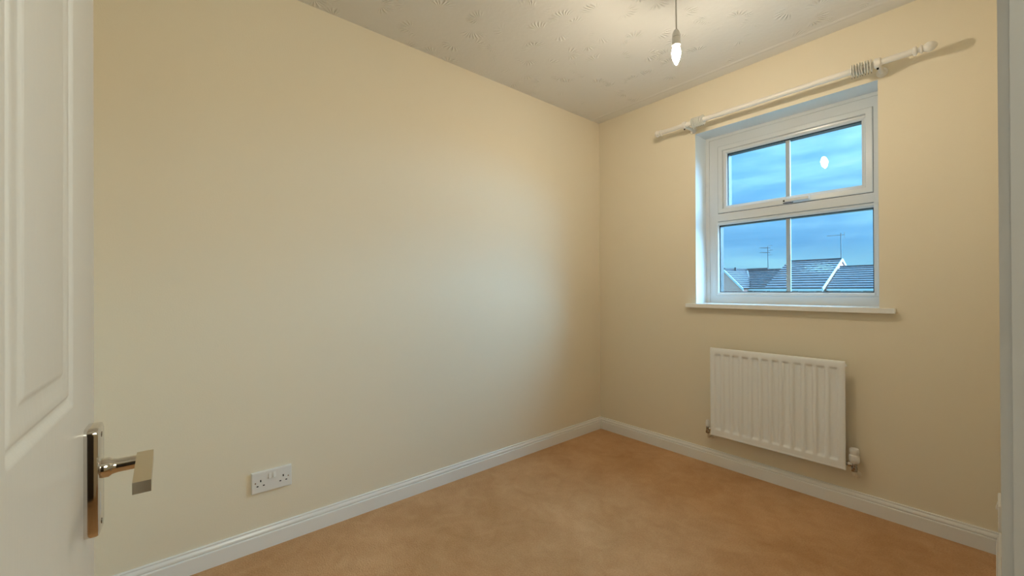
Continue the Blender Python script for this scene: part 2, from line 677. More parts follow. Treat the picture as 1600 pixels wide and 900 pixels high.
# skirting boards
SK = 0.0878


def skirting(name, p0, p1, out, th=0.015, m0=1.0, m1=1.0):
    k = th / 0.015
    prof = [(0, 0), (0.015 * k, 0), (0.015 * k, 0.0560), (0.0145 * k, 0.0585), (0.0128 * k, 0.0595), (0.0098 * k, 0.0603), (0.0092 * k, 0.0625),
            (0.0122 * k, 0.0645), (0.0126 * k, 0.0675), (0.0116 * k, 0.0725), (0.0088 * k, 0.0775), (0.0072 * k, 0.0800), (0.0070 * k, 0.0818),
            (0.0084 * k, 0.0828), (0.0084 * k, 0.0856), (0.0070 * k, SK), (0, SK)]
    return struct(obj(name, extrude_profile(prof, p0, p1, out, m0, m1), GLOSS))


skirting('baseboard_left', (0, 0, 0), (0, NEAR, 0), (1, 0, 0))
skirting('baseboard_window', (0, 0, 0), (W, 0, 0), (0, -1, 0))
skirting('baseboard_right', (W, 0, 0), (W, JAMB + 0.062, 0), (-1, 0, 0), 0.016, 1.0, 0.0)
skirting('baseboard_near', (0, NEAR, 0), (W, NEAR, 0), (0, 1, 0))

# door lining and architrave (the camera looks along its edge)
AX = 1.9742
bm = bmesh.new()
box(bm, AX, W + 0.02, JAMB - 0.0005, JAMB + 0.060, 0, HEAD + 0.06)
box(bm, AX, W + 0.02, HINGE - 0.060, HINGE, 0, HEAD + 0.06)
box(bm, AX, W + 0.02, HINGE, JAMB - 0.0005, HEAD, HEAD + 0.06)
struct(obj('trim_1', bm, SATIN, bevel=0.0085, seg=8))
bm = bmesh.new()
box(bm, W + 0.0002, W + 0.128, JAMB - 0.006, JAMB + 0.001, 0, HEAD - 0.006)
box(bm, W + 0.0002, W + 0.128, HINGE - 0.001, HINGE + 0.006, 0, HEAD - 0.006)
box(bm, W + 0.0002, W + 0.128, HINGE, JAMB, HEAD - 0.006, HEAD)
struct(obj('trim_2', bm, SATIN, bevel=0.0035, seg=5))

# ================================================================== window
win = struct(empty('window_1', (1.186, 0.15, 0.98)))
FZ0 = 0.978
YF = RD - 0.002


def wobj(name, bm, m, parent=win, bevel=0.0):
    return obj(name, bm, m, parent, bevel=bevel)


# outer frame: three sides and cill member, transom with its own bevels
bm = bmesh.new()
box(bm, WX0 - 0.004, 0.826, YF, YF + 0.065, FZ0 - 0.004, WZ1 + 0.004)
box(bm, 1.581, WX1 + 0.02, YF, YF + 0.065, FZ0 - 0.004, WZ1 + 0.02)
box(bm, 0.826, 1.581, YF, YF + 0.065, 1.980, WZ1 + 0.004)
box(bm, 0.826, 1.581, YF, YF + 0.065, FZ0 - 0.004, 1.024)
wobj('outer_frame', bm, UPVC, bevel=0.0022)
wobj('transom', B(0.824, 1.583, YF - 0.001, YF + 0.064, 1.500, 1.548), UPVC, bevel=0.003)
# quadrant trims between the reveal and the frame
bm = bmesh.new()
box(bm, WX0 - 0.001, WX0 + 0.022, YF - 0.006, YF + 0.002, FZ0, WZ1)
box(bm, WX0 + 0.022, WX1, YF - 0.006, YF + 0.002, WZ1 - 0.018, WZ1 + 0.001)
wobj('edge_trim', bm, UPVC, bevel=0.002)
# top-hung sash, sitting in a thin dark rebate
wobj('sash_seal', ring_frame(0.8245, 1.5825, 1.5475, 1.9815, [(0, YF + 0.004), (0, YF + 0.03), (0.006, YF + 0.03), (0.006, YF + 0.004)]), BLACK)
sash = wobj('sash', ring_frame(0.8280, 1.5795, 1.5510, 1.9785,
                               [(0.0, YF - 0.003), (0.0, YF + 0.05), (0.045, YF + 0.05), (0.045, YF + 0.012), (0.0300, YF + 0.004), (0.0285, YF - 0.001), (0.027, YF - 0.005), (0.003, YF - 0.006)]), UPVC)


def glazing(x0, x1, z0, z1, parent):
    bead = [(-0.022, YF + 0.003), (-0.022, YF + 0.03), (0.0, YF + 0.018), (0.0, YF + 0.010), (-0.004, YF + 0.005), (-0.012, YF - 0.0005), (-0.019, YF - 0.0015)]
    wobj('glazing_bead', ring_frame(x0, x1, z0, z1, bead), UPVC, parent)
    wobj('pane_gasket', ring_frame(x0, x1, z0, z1, [(-0.003, YF + 0.016), (-0.003, YF + 0.064), (0.0045, YF + 0.064), (0.0045, YF + 0.019), (0.002, YF + 0.016)]), BLACK, parent)
    wobj('pane', B(x0 - 0.002, x1 + 0.002, YF + 0.0185, YF + 0.0225, z0 - 0.002, z1 + 0.002), GLASS, parent)
    wobj('pane', B(x0 - 0.002, x1 + 0.002, YF + 0.0385, YF + 0.0425, z0 - 0.002, z1 + 0.002), GLASS, parent)
    xm = 1.2062
    wobj('glazing_bar', B(xm - 0.0105, xm + 0.0105, YF + 0.0245, YF + 0.0365, z0 + 0.002, z1 - 0.002), BARM, parent, bevel=0.003)


glazing(0.8805, 1.5395, 1.5925, 1.9255, win)
glazing(0.8290, 1.5790, 1.0470, 1.4755, win)

# espagnolette handle on the bottom rail of the sash
hd = wobj('window_handle', B(1.190, 1.240, YF - 0.018, YF - 0.004, 1.558, 1.576), UPVC, bevel=0.005)
wobj('handle_lever', B(1.206, 1.318, YF - 0.034, YF - 0.020, 1.560, 1.5735), UPVC, hd, bevel=0.0055)
wobj('handle_lock', L([(0.0055, 0), (0.0055, 0.004), (0, 0.004)], (1.199, YF - 0.018, 1.567), (0, -1, 0), 16), DARK, hd)
wobj('handle_painted_shadow', B(1.19, 1.24, YF - 0.006, YF - 0.003, 1.5535, 1.558), BLACK, hd)  # black strip standing in for the shade under the handle
# sill board with rounded nose
wobj('window_sill', B(0.700, 1.6765, -0.034, 0.0, 0.9535, 0.9765), GLOSS, bevel=0.009)
wobj('window_sill_bed', B(WX0 - 0.001, WX1 + 0.001, -0.006, RD, 0.9545, 0.9785), GLOSS)

# ================================================================== radiator
RX0, RX1, RZ0, RZ1 = 0.868, 1.5035, 0.198, 0.7185
RY = -0.073
rad = empty('radiator', (1.186, -0.04, RZ0))
tag(rad, 'white steel panel radiator with twelve fluted channels below the window', 'radiator')


def smooth(t):
    t = max(0.0, min(1.0, t))
    return t * t * (3 - 2 * t)


bm = bmesh.new()
pitch = (RX1 - RX0 - 0.040) / 12.0
xs = []
for k in range(12):
    a = RX0 + 0.020 + pitch * k
    for f in (0.0, 0.10, 0.16, 0.22, 0.28, 0.5, 0.72, 0.78, 0.84, 0.90):
        xs.append(a + f * pitch)
xs = [RX0, RX0 + 0.003, RX0 + 0.010] + xs + [RX1 - 0.020, RX1 - 0.010, RX1 - 0.003, RX1]
zs = [RZ0, RZ0 + 0.004, RZ0 + 0.010, RZ0 + 0.016, RZ0 + 0.034, RZ0 + 0.040, RZ0 + 0.044, RZ0 + 0.048, RZ0 + 0.056, RZ0 + 0.2, RZ1 - 0.2,
      RZ1 - 0.048, RZ1 - 0.042, RZ1 - 0.038, RZ1 - 0.034, RZ1 - 0.028, RZ1 - 0.010, RZ1 - 0.003, RZ1]


def rad_y(x, z):
    d = 0.0
    u = ((x - RX0 - 0.020) / pitch)
    if 0 <= u <= 12:
        f = u - math.floor(u)
        c = smooth((f - 0.10) / 0.18) * smooth((0.90 - f) / 0.18)
        v = smooth((z - RZ0 - 0.036) / 0.014) * smooth((RZ1 - 0.030 - z) / 0.014)
        d += 0.0085 * c * v
    # rolled edges
    e = min(x - RX0, RX1 - x, z - RZ0, RZ1 - z)
    d += 0.0035 * (1 - smooth(e / 0.006))
    if abs(z - (RZ0 + 0.013)) < 0.004:
        d += 0.0022
    return RY + d


grid = [[bm.verts.new((x, rad_y(x, z), z)) for z in zs] for x in xs]
for i in range(len(xs) - 1):
    for j in range(len(zs) - 1):
        bm.faces.new((grid[i][j], grid[i + 1][j], grid[i + 1][j + 1], grid[i][j + 1]))
bk = [bm.verts.new(p) for p in ((RX0, RY + 0.016, RZ0), (RX1, RY + 0.016, RZ0), (RX1, RY + 0.016, RZ1), (RX0, RY + 0.016, RZ1))]
bm.faces.new(bk)
bm.faces.new([grid[i][0] for i in range(len(xs))] + [bk[1], bk[0]])
bm.faces.new([grid[i][-1] for i in range(len(xs))] + [bk[2], bk[3]])
bm.faces.new(grid[0] + [bk[3], bk[0]])
bm.faces.new(grid[-1] + [bk[2], bk[1]])
obj('front_panel', bm, RADM, rad, smooth=True)
bm = bmesh.new()
for k in range(24):
    x = RX0 + 0.03 + k * (RX1 - RX0 - 0.06) / 23
    box(bm, x - 0.0006, x + 0.0006, RY + 0.016, RY + 0.046, RZ0 + 0.04, RZ1 - 0.03)
fins = obj('convector_fins', bm, RADM, rad)
fins['kind'] = 'stuff'
for x in (RX0 + 0.10, RX1 - 0.10):
    obj('wall_bracket', B(x - 0.012, x + 0.012, RY + 0.012, 0.0, RZ0 + 0.05, RZ1 - 0.05), RADM, rad)
# tappings on both lower corners
for sx, x in ((-1, RX0), (1, RX1)):
    obj('tapping', L([(0.011, -0.012), (0.011, 0.004), (0.008, 0.005), (0.008, 0.012)], (x, RY + 0.022, RZ0 + 0.030), (sx, 0, 0), 6), VALVE, rad, smooth=True)
obj('vent_plug', L([(0.009, -0.006), (0.009, 0.003), (0.004, 0.004), (0.004, 0.007)], (RX1 - 0.001, RY + 0.014, RZ1 - 0.02), (1, 0, 0), 12), RADM, rad, smooth=True)

# thermostatic valve (right) and lockshield valve (left)
VY = RY + 0.022
VZ = RZ0 + 0.030


def valve(name, x, sx, label, trv):
    v = empty(name, (x, VY, VZ))
    tag(v, label, 'radiator valve')
    obj('tail', L([(0.0125, 0.0), (0.0125, 0.010), (0.0075, 0.011), (0.0075, 0.018)], (x - sx * 0.0235, VY, VZ), (sx, 0, 0), 6), CHROME, v, smooth=True)
    obj('body', L([(0.0085, -0.022), (0.0115, -0.020), (0.0115, -0.010), (0.0095, -0.008), (0.0105, 0.0), (0.0095, 0.009), (0.0085, 0.012)], (x, VY, VZ), (0, 0, 1), 24), VALVE, v, smooth=True)
    obj('compression_nut', L([(0.0125, 0), (0.0125, 0.012)], (x, VY, VZ - 0.030), (0, 0, 1), 6), VALVE, v)
    if trv:
        prof = [(0.014, 0.010), (0.017, 0.012), (0.0175, 0.016), (0.0195, 0.018), (0.0205, 0.026), (0.0205, 0.044), (0.019, 0.048), (0.0165, 0.050), (0.0165, 0.056), (0.0185, 0.059), (0.0185, 0.074), (0.0165, 0.079), (0, 0.080)]
        obj('thermostat_head', L(prof, (x, VY, VZ), (0, 0, 1), 32), PLAST, v, smooth=True)
    else:
        prof = [(0.0115, 0.010), (0.0125, 0.012), (0.0125, 0.030), (0.0105, 0.044), (0.0085, 0.047), (0, 0.048)]
        obj('lockshield_cap', L(prof, (x, VY, VZ), (0, 0, 1), 24), PLAST, v, smooth=True)
    bm = bmesh.new()
    pz = VZ - 0.058
    tube(bm, [(x, VY, VZ - 0.024), (x, VY, pz + 0.014), (x, VY + 0.004, pz + 0.005), (x, VY + 0.014, pz), (x, 0.004, pz)], 0.0076, 14)
    obj('pipe_tail', bm, PIPEM, v, smooth=True)
    obj('pipe_collar', L([(0.018, 0), (0.018, 0.003), (0.013, 0.007), (0.0078, 0.008)], (x, 0.0, pz), (0, -1, 0), 24), PIPEM, v, smooth=True)
    return v


valve('thermostatic_valve', RX1 + 0.030, 1, 'chrome radiator valve with white thermostat head at right end of radiator', True)
valve('lockshield_valve', RX0 - 0.024, -1, 'small dark valve with cream lockshield cap at left end of radiator', False)

# ================================================================== curtain pole
PD = 0.115
PZ = 2.078
PX0, PX1 = 0.588, 1.752
PR = 0.0135
pole = empty('curtain_pole', ((PX0 + PX1) / 2, -PD, PZ))
tag(pole, 'white wooden curtain pole with turned finials mounted above the window', 'curtain pole')
obj('rod', T([(PX0, -PD, PZ), (PX1, -PD, PZ)], PR, 28), POLEM, pole, smooth=True)
FIN = [(0.0135, -0.004), (0.0185, -0.002), (0.0195, 0.003), (0.0185, 0.008), (0.0125, 0.010), (0.0100, 0.014), (0.0105, 0.018), (0.0165, 0.021), (0.0180, 0.024), (0.0165, 0.027),
       (0.0120, 0.029), (0.0150, 0.034), (0.0195, 0.042), (0.0205, 0.050), (0.0185, 0.058), (0.0135, 0.066), (0.0075, 0.072), (0, 0.075)]
for x, s in ((PX0, -1), (PX1, 1)):
    k = 0.62 if s < 0 else 0.95
    obj('finial', L([(r, h * k) for r, h in FIN], (x, -PD, PZ), (s, 0, 0), 28), POLEM, pole, smooth=True)
for x in (0.742, 1.636):
    br = obj('bracket', L([(0.0195, -0.011), (0.0215, -0.008), (0.0215, 0.008), (0.0195, 0.011)], (x, -PD, PZ), (1, 0, 0), 28), POLEM, pole, smooth=True)
    obj('bracket_arm', L([(0.021, 0.0), (0.021, 0.006), (0.018, 0.010), (0.012, 0.014), (0.0095, 0.030), (0.0095, 0.070), (0.012, 0.088), (0.014, PD - 0.014)], (x, 0, PZ - 0.004), (0, -1, 0), 24), POLEM, br, smooth=True)
    obj('grub_screw', L([(0.004, 0), (0.004, 0.008), (0.002, 0.009)], (x, -PD, PZ - 0.020), (0, 0, -1), 10), DARK, br)


def ring_mesh(bm, x, tilt):
    """thin flat hoop hanging on the rod"""
    r_in, r_out, h = 0.0150, 0.0285, 0.0013
    c = Vector((x, -PD, PZ + PR - r_in + 0.0002))
    sec = [(r_in, -h * 0.6), (r_in + 0.0008, -h), (r_out - 0.0010, -h), (r_out, -h * 0.4), (r_out, h * 0.4), (r_out - 0.0010, h), (r_in + 0.0008, h), (r_in, h * 0.6)]
    seg, s2 = 36, len(sec)
    rot = Matrix.Rotation(tilt, 3, 'Z')
    rings = []
    for i in range(seg):
        a = 2 * PI * i / seg
        d = Vector((0, math.sin(a), math.cos(a)))
        rings.append([bm.verts.new(c + rot @ (d * r + Vector((k, 0, 0)))) for r, k in sec])
    for i in range(seg):
        A, Bq = rings[i], rings[(i + 1) % seg]
        for j in range(s2):
            bm.faces.new((A[j], Bq[j], Bq[(j + 1) % s2], A[(j + 1) % s2]))
    return c


ORD = ['first', 'second', 'third', 'fourth', 'fifth', 'sixth', 'seventh', 'eighth']


def curtain_ring(x, label, group, tilt):
    r = empty('curtain_ring', (x, -PD, PZ - 0.032))
    tag(r, label, 'curtain ring', group)
    bm = bmesh.new()
    c = ring_mesh(bm, x, tilt)
    obj('hoop', bm, RINGM, r, smooth=True)
    bm = bmesh.new()
    ez = c.z - 0.0285 - 0.0030
    pts = [(x, -PD + 0.0034 * math.sin(2 * PI * k / 12), ez + 0.0034 * math.cos(2 * PI * k / 12)) for k in range(13)]
    tube(bm, pts, 0.0009, 6)
    obj('eyelet', bm, VALVE, r, smooth=True)
    return r


for k in range(8):
    curtain_ring(0.793 + k * 0.0093 + random.uniform(-0.0012, 0.0012), ORD[k] + ' thin ring from the left in the left bunch on the white pole', 'curtain rings in the left bunch', random.uniform(-0.06, 0.06))
for k in range(8):
    curtain_ring(1.5455 + k * 0.0098 + random.uniform(-0.0012, 0.0012), ORD[k] + ' thin ring from the left in the right bunch on the white pole', 'curtain rings in the right bunch', random.uniform(-0.06, 0.06))

# ================================================================== pendant light
BX, BY, BZ = 1.129, -0.945, 2.042
lamp = empty('pendant_light', (BX, BY, H))
tag(lamp, 'bare lit candle bulb hanging on a thin flex from the ceiling', 'pendant light')
obj('ceiling_rose', L([(0.046, 0), (0.046, 0.004), (0.042, 0.012), (0.026, 0.022), (0.012, 0.026), (0.006, 0.032)], (BX, BY, H), (0, 0, -1), 36), PLAST, lamp, smooth=True)
obj('flex', T([(BX, BY, H - 0.03), (BX + 0.0005, BY, H - 0.12), (BX + 0.0012, BY, BZ + 0.15), (BX + 0.0012, BY, BZ + 0.096)], 0.0030, 10), CORDM, lamp, smooth=True)
hol = obj('lamp_holder', L([(0.0035, 0.098), (0.0080, 0.096), (0.0125, 0.088), (0.0150, 0.078), (0.0160, 0.0672)], (BX, BY, BZ), (0, 0, 1), 28), PLAST, lamp, smooth=True)
obj('holder_seam', L([(0.0150, 0.0675), (0.0150, 0.0640)], (BX, BY, BZ), (0, 0, 1), 28), CORDM, hol)
obj('holder_skirt', L([(0.0162, 0.0645), (0.0162, 0.038), (0.0175, 0.037), (0.0175, 0.033), (0.0150, 0.031), (0.0130, 0.030)], (BX, BY, BZ), (0, 0, 1), 28), PLAST, hol, smooth=True)
obj('bulb_cap', L([(0.0108, 0.040), (0.0108, 0.024)], (BX, BY, BZ), (0, 0, 1), 24), NICKEL, lamp, smooth=True)
obj('bulb_collar', L([(0.0112, 0.030), (0.0128, 0.026), (0.0150, 0.020), (0.0166, 0.013), (0.0173, 0.007), (0.0175, 0.003)], (BX, BY, BZ), (0, 0, 1), 20), BULB_NECK, lamp, smooth=True)
obj('bulb', L([(0.0175, 0.003), (0.0172, -0.003), (0.0160, -0.011), (0.0140, -0.020), (0.0113, -0.029), (0.0080, -0.037), (0.0044, -0.044), (0, -0.0485)], (BX, BY, BZ), (0, 0, 1), 20), BULB, lamp, smooth=True)


# ================================================================== double sockets
def socket(name, P, label):
    """P(a, d, z): a along the wall, d out of the wall, z up; a = 0, z = 0 at the centre"""
    e = empty(name, P(0, 0, 0))
    tag(e, label, 'socket')
    Wd, Hd, Dp = 0.0735, 0.0435, 0.0105
    bm = ring_frame(-Wd, Wd, -Hd, Hd, [(0.0, 0.0), (0.0, Dp - 0.003), (0.0012, Dp - 0.0008), (0.004, Dp)], closed=False, P=P)
    vs = [bm.verts.new(P(a, Dp, b)) for a, b in ((-Wd + 0.004, -Hd + 0.004), (Wd - 0.004, -Hd + 0.004), (Wd - 0.004, Hd - 0.004), (-Wd + 0.004, Hd - 0.004))]
    bm.faces.new(vs)
    bmesh.ops.remove_doubles(bm, verts=bm.verts, dist=1e-5)
    obj('faceplate', bm, PLAST, e)

    def blk(nm, a0, a1, z0, z1, d0, d1, m):
        bm = bmesh.new()
        pts = [P(a, d, z) for d in (d0, d1) for a, z in ((a0, z0), (a1, z0), (a1, z1), (a0, z1))]
        hexa(bm, pts)
        return bm, m, nm

    for s in (-1, 1):
        cx = s * 0.0415
        for nm, a0, a1, z0, z1 in (('earth_slot', cx - 0.0022, cx + 0.0022, 0.0015, 0.0105), ('live_slot', cx - 0.0145, cx - 0.0078, -0.0165, -0.0120), ('neutral_slot', cx + 0.0078, cx + 0.0145, -0.0165, -0.0120)):
            bm, m, nm = blk(nm, a0, a1, z0, z1, Dp - 0.006, Dp + 0.0002, DARK)
            obj('pin_slot', bm, m, e)
        # rocker switch, tilted
        sw = s * 0.0085
        bm = bmesh.new()
        hexa(bm, [P(sw - 0.0050, Dp - 0.001, 0.010), P(sw + 0.0050, Dp - 0.001, 0.010), P(sw + 0.0050, Dp - 0.001, 0.0300), P(sw - 0.0050, Dp - 0.001, 0.0300),
                  P(sw - 0.0046, Dp + 0.0050, 0.0105), P(sw + 0.0046, Dp + 0.0050, 0.0105), P(sw + 0.0046, Dp + 0.0015, 0.0295), P(sw - 0.0046, Dp + 0.0015, 0.0295)])
        obj('rocker_switch', bm, PLAST, e, bevel=0.0008)
        sc = s * 0.0603
        pc = Vector(P(sc, Dp, 0.0)) - Vector(P(0, 0, 0))
        ax = Vector(P(0, 1, 0)) - Vector(P(0, 0, 0))
        obj('screw', L([(0.0027, -0.001), (0.0027, 0.0002), (0, 0.0003)], P(sc, Dp, 0.0), ax, 12), VALVE, e)
    return e


socket('double_socket', lambda a, d, z: (d, -2.2175 + a, 0.2775 + z), 'white double power socket with two rocker switches on the long left wall')
socket('double_socket', lambda a, d, z: (W - d, -0.300 - a, 0.2775 + z), 'white socket glimpsed edge on beside the right doorframe near skirting')

# ================================================================== door, opened flat against the near end
door = struct(empty('door_1', (1.2261, -2.618, 0)))
DD = Vector((0.9996, -0.0285, 0)).normalized()     # from the free edge towards the hinge
DN = Vector((0.0285, 0.9996, 0)).normalized()      # out of the visible face
D0 = Vector((1.2261, -2.618, 0))
DW, DH, DT = 0.756, 1.985, 0.036


def DP(s, n, z):
    v = D0 + DD * s + DN * n
    return (v.x, v.y, z)


# moulded leaf: face made of a grid with recessed ogee bands round raised panel fields
panels = []
for s0, s1 in ((0.119, 0.323), (0.433, 0.637)):
    for z0, z1 in ((0.240, 0.700), (0.951, 1.870)):
        panels.append((s0, s1, z0, z1))


def door_n(s, z):
    for s0, s1, z0, z1 in panels:
        e = min(s - s0, s1 - s, z - z0, z1 - z)
        if e > 0:
            if e < 0.010:
                return -0.0036 * smooth(e / 0.010)
            if e < 0.016:
                return -0.0036 + 0.0024 * smooth((e - 0.010) / 0.006)
            if e < 0.036:
                return -0.0012 - 0.0016 * ((e - 0.016) / 0.020)
            if e < 0.044:
                return -0.0028 + 0.0024 * smooth((e - 0.036) / 0.008)
            return -0.0004
    return 0.0


offs = [-0.0003, 0.0, 0.0025, 0.005, 0.0075, 0.010, 0.012, 0.014, 0.016, 0.022, 0.029, 0.036, 0.038, 0.040, 0.042, 0.044]
ss = {0.0, 0.004, DW}
zz = {0.006, DH}
for s0, s1, z0, z1 in panels:
    for o_ in offs:
        ss |= {round(s0 + o_, 5), round(s1 - o_, 5)}
        zz |= {round(z0 + o_, 5), round(z1 - o_, 5)}
ss = sorted(ss)
zz = sorted(zz)
bm = bmesh.new()
g = [[bm.verts.new(DP(s, door_n(s, z) - (0.002 if s == 0.0 else 0), z)) for z in zz] for s in ss]
for i in range(len(ss) - 1):
    for j in range(len(zz) - 1):
        bm.faces.new((g[i][j], g[i + 1][j], g[i + 1][j + 1], g[i][j + 1]))
b4 = [bm.verts.new(DP(s, -DT, z)) for s, z in ((0, zz[0]), (DW, zz[0]), (DW, DH), (0, DH))]
bm.faces.new(b4)
bm.faces.new([r[0] for r in g] + [b4[1], b4[0]])
bm.faces.new([r[-1] for r in g] + [b4[2], b4[3]])
bm.faces.new(g[0] + [b4[3], b4[0]])
bm.faces.new(g[-1] + [b4[2], b4[1]])
obj('door_leaf', bm, DOORP, door, smooth=True)
# hinges
for z in (0.25, 1.0, 1.74):
    obj('hinge', L([(0.006, -0.05), (0.006, 0.05)], DP(DW + 0.006, 0.003, z), (0, 0, 1), 14), CHROME, door, smooth=True)

# lever handle
ZP0, ZP1 = 0.784, 0.912
SP0, SP1 = 0.030, 0.071
TP = 0.0125
hz = 0.858
hs = 0.048


def arched_plate(s0, s1, z0, z1, n0, n1, cut, chamfer):
    bm = bmesh.new()

    def outline(ins):
        pts = []
        a0, a1, c0, c1 = s0 + ins, s1 - ins, z0 + ins, z1 - ins
        r = cut
        for cx, cz, st in ((a1 - r, c1 - r, 0), (a0 + r, c1 - r, 1), (a0 + r, c0 + r, 2), (a1 - r, c0 + r, 3)):
            for k in range(6):
                a = (st + k / 5.0) * PI / 2
                pts.append((cx + r * math.cos(a), cz + r * math.sin(a)))
        return pts
    loops = []
    for ins, n in ((0, n0), (0, n1 - chamfer), (chamfer * 0.3, n1 - chamfer * 0.3), (chamfer, n1)):
        loops.append([bm.verts.new(DP(s, n, z)) for s, z in outline(ins)])
    for A, Bq in zip(loops, loops[1:]):
        for k in range(len(A)):
            k2 = (k + 1) % len(A)
            bm.faces.new((A[k], A[k2], Bq[k2], Bq[k]))
    bm.faces.new(loops[-1])
    bm.faces.new(loops[0])
    return bm


hnd = obj('door_handle', arched_plate(SP0, SP1, ZP0, ZP1, 0.0, TP, 0.008, 0.0025), CHROME, door, smooth=True)
hnd['label'] = 'chrome lever handle on a tall rounded backplate'
bm = bmesh.new()
lathe(bm, [(0.0115, TP - 0.001), (0.0115, TP + 0.006), (0.0092, TP + 0.009), (0.0082, TP + 0.014), (0.0080, 0.048)], DP(hs, 0, hz), DN, 28)
obj('lever_neck', bm, CHROME, hnd, smooth=True)
bm = bmesh.new()
# flat blade: from the neck towards the hinge side
zt, zb = hz + 0.0085, hz - 0.0065
hexa(bm, [DP(hs - 0.010, 0.0430, zb), DP(hs + 0.086, 0.0462, zb - 0.003), DP(hs + 0.086, 0.0620, zb - 0.003), DP(hs - 0.010, 0.0590, zb),
          DP(hs - 0.010, 0.0430, zt), DP(hs + 0.086, 0.0462, zt - 0.005), DP(hs + 0.086, 0.0620, zt - 0.005), DP(hs - 0.010, 0.0590, zt)])
obj('lever_grip', bm, NICKEL, hnd, bevel=0.0014, seg=2)
for z in (ZP0 + 0.012, ZP1 - 0.012):
    obj('plate_screw', L([(0.0032, -0.001), (0.0032, 0.0006), (0, 0.001)], DP((SP0 + SP1) / 2, TP, z), DN, 14), VALVE, hnd)

# ================================================================== outside
GZ = -3.2
OX, OY = CX, CY           # the survey of the street was taken from here
struct(obj('ground', B(-90, 60, 1.5, 120, GZ - 0.3, GZ), GRASS))


def courses(bm, e0, e1, r0, r1, n, lip=0.065, th=0.05, mi=0):
    """stepped tile courses over the slope with eaves e0-e1 and ridge r0-r1"""
    e0, e1, r0, r1 = map(Vector, (e0, e1, r0, r1))
    nm = (e1 - e0).cross(r0 - e0).normalized()
    if nm.z < 0:
        nm = -nm
    for k in range(n):
        a, b = k / n, (k + 1) / n
        p0, p1 = e0.lerp(r0, a), e1.lerp(r1, a)
        q0, q1 = e0.lerp(r0, b), e1.lerp(r1, b)
        hexa(bm, [p0 - nm * th, p1 - nm * th, q1 - nm * th, q0 - nm * th, p0 + nm * lip, p1 + nm * lip, q1 + nm * 0.0, q0 + nm * 0.0], mi)


def slab(name, pts, thick, m, parent):
    """flat polygon given an even thickness along -normal"""
    bm = bmesh.new()
    ps = [Vector(p) for p in pts]
    nm = (ps[1] - ps[0]).cross(ps[2] - ps[0]).normalized()
    A = [bm.verts.new(p) for p in ps]
    Bq = [bm.verts.new(p - nm * thick) for p in ps]
    n = len(ps)
    bm.faces.new(A)
    bm.faces.new(Bq[::-1])
    for i in range(n):
        j = (i + 1) % n
        bm.faces.new((A[i], A[j], Bq[j], Bq[i]))
    return obj(name, bm, m, parent)


def bar(name, p, q, wd, ht, m, parent):
    """square-section board from p to q, wd across (horizontal), ht vertical"""
    p, q = Vector(p), Vector(q)
    d = (q - p).normalized()
    side = d.cross(Vector((0, 0, 1))).normalized() * wd / 2
    upv = Vector((0, 0, 1)) * ht / 2
    bm = bmesh.new()
    hexa(bm, [p - side - upv, q - side - upv, q + side - upv, p + side - upv, p - side + upv, q - side + upv, q + side + upv, p + side + upv])
    return obj(name, bm, m, parent)


def O(x, y, z):
    return Vector((OX + x, OY + y, z))


def house_window(x, y, z0, z1, wd, parent):
    f = obj('window', ring_frame(OX + x - wd / 2, OX + x + wd / 2, z0, z1, [(0, OY + y - 0.05), (0, OY + y + 0.05), (0.07, OY + y + 0.05), (0.07, OY + y - 0.05)]), WINB, parent)
    obj('pane', B(OX + x - wd / 2 + 0.06, OX + x + wd / 2 - 0.06, OY + y - 0.01, OY + y + 0.02, z0 + 0.06, z1 - 0.06), PANEH, f)


EZ = 1.055
# --- middle terraced house, tallest ridge, gable end to the right
CXL, CXR, CYE, CYR, CZR = -12.53, -8.53, 38.1, 44.3, 3.55
CZR = 3.55
hc = empty('terraced_house', O((CXL + CXR) / 2, CYR, GZ))
tag(hc, 'taller grey roofed house with lichen patch seen through the middle of the window', 'house')
bm = bmesh.new()
courses(bm, O(CXL, CYE, EZ), O(CXR, CYE, EZ), O(CXL, CYR, CZR), O(CXR, CYR, CZR), 12)
courses(bm, O(CXR, 2 * CYR - CYE, EZ), O(CXL, 2 * CYR - CYE, EZ), O(CXR, CYR, CZR), O(CXL, CYR, CZR), 12)
r = obj('roof_tiles', bm, TILE2, hc)
r['kind'] = 'stuff'
bar('ridge_tiles', O(CXL, CYR, CZR + 0.02), O(CXR, CYR, CZR + 0.02), 0.3, 0.14, TILE, hc)
bar('bargeboard', O(CXR + 0.03, CYE - 0.1, EZ - 0.10), O(CXR + 0.03, CYR, CZR - 0.06), 0.07, 0.20, FASCIA, hc)
bar('bargeboard', O(CXR + 0.03, CYR, CZR - 0.06), O(CXR + 0.03, 2 * CYR - CYE, EZ - 0.08), 0.07, 0.20, FASCIA, hc)
bar('fascia', O(CXL, CYE - 0.05, EZ - 0.13), O(CXR + 0.05, CYE - 0.05, EZ - 0.13), 0.05, 0.15, FASCIA, hc)
bm = bmesh.new()
box(bm, OX + CXL + 0.1, OX + CXR - 0.1, OY + CYE + 0.35, OY + 2 * CYR - CYE - 0.35, GZ, EZ - 0.05)
wl = obj('wall', bm, RENDERW, hc)
slab('gable_wall', [O(CXR - 0.05, CYE + 0.3, EZ - 0.1), O(CXR - 0.05, 2 * CYR - CYE - 0.3, EZ - 0.1), O(CXR - 0.05, CYR, CZR - 0.08)], 0.1, BRICK, hc)
for x in (-11.6, -9.6):
    house_window(x, CYE + 0.33, -0.6, 0.86, 1.15, hc)

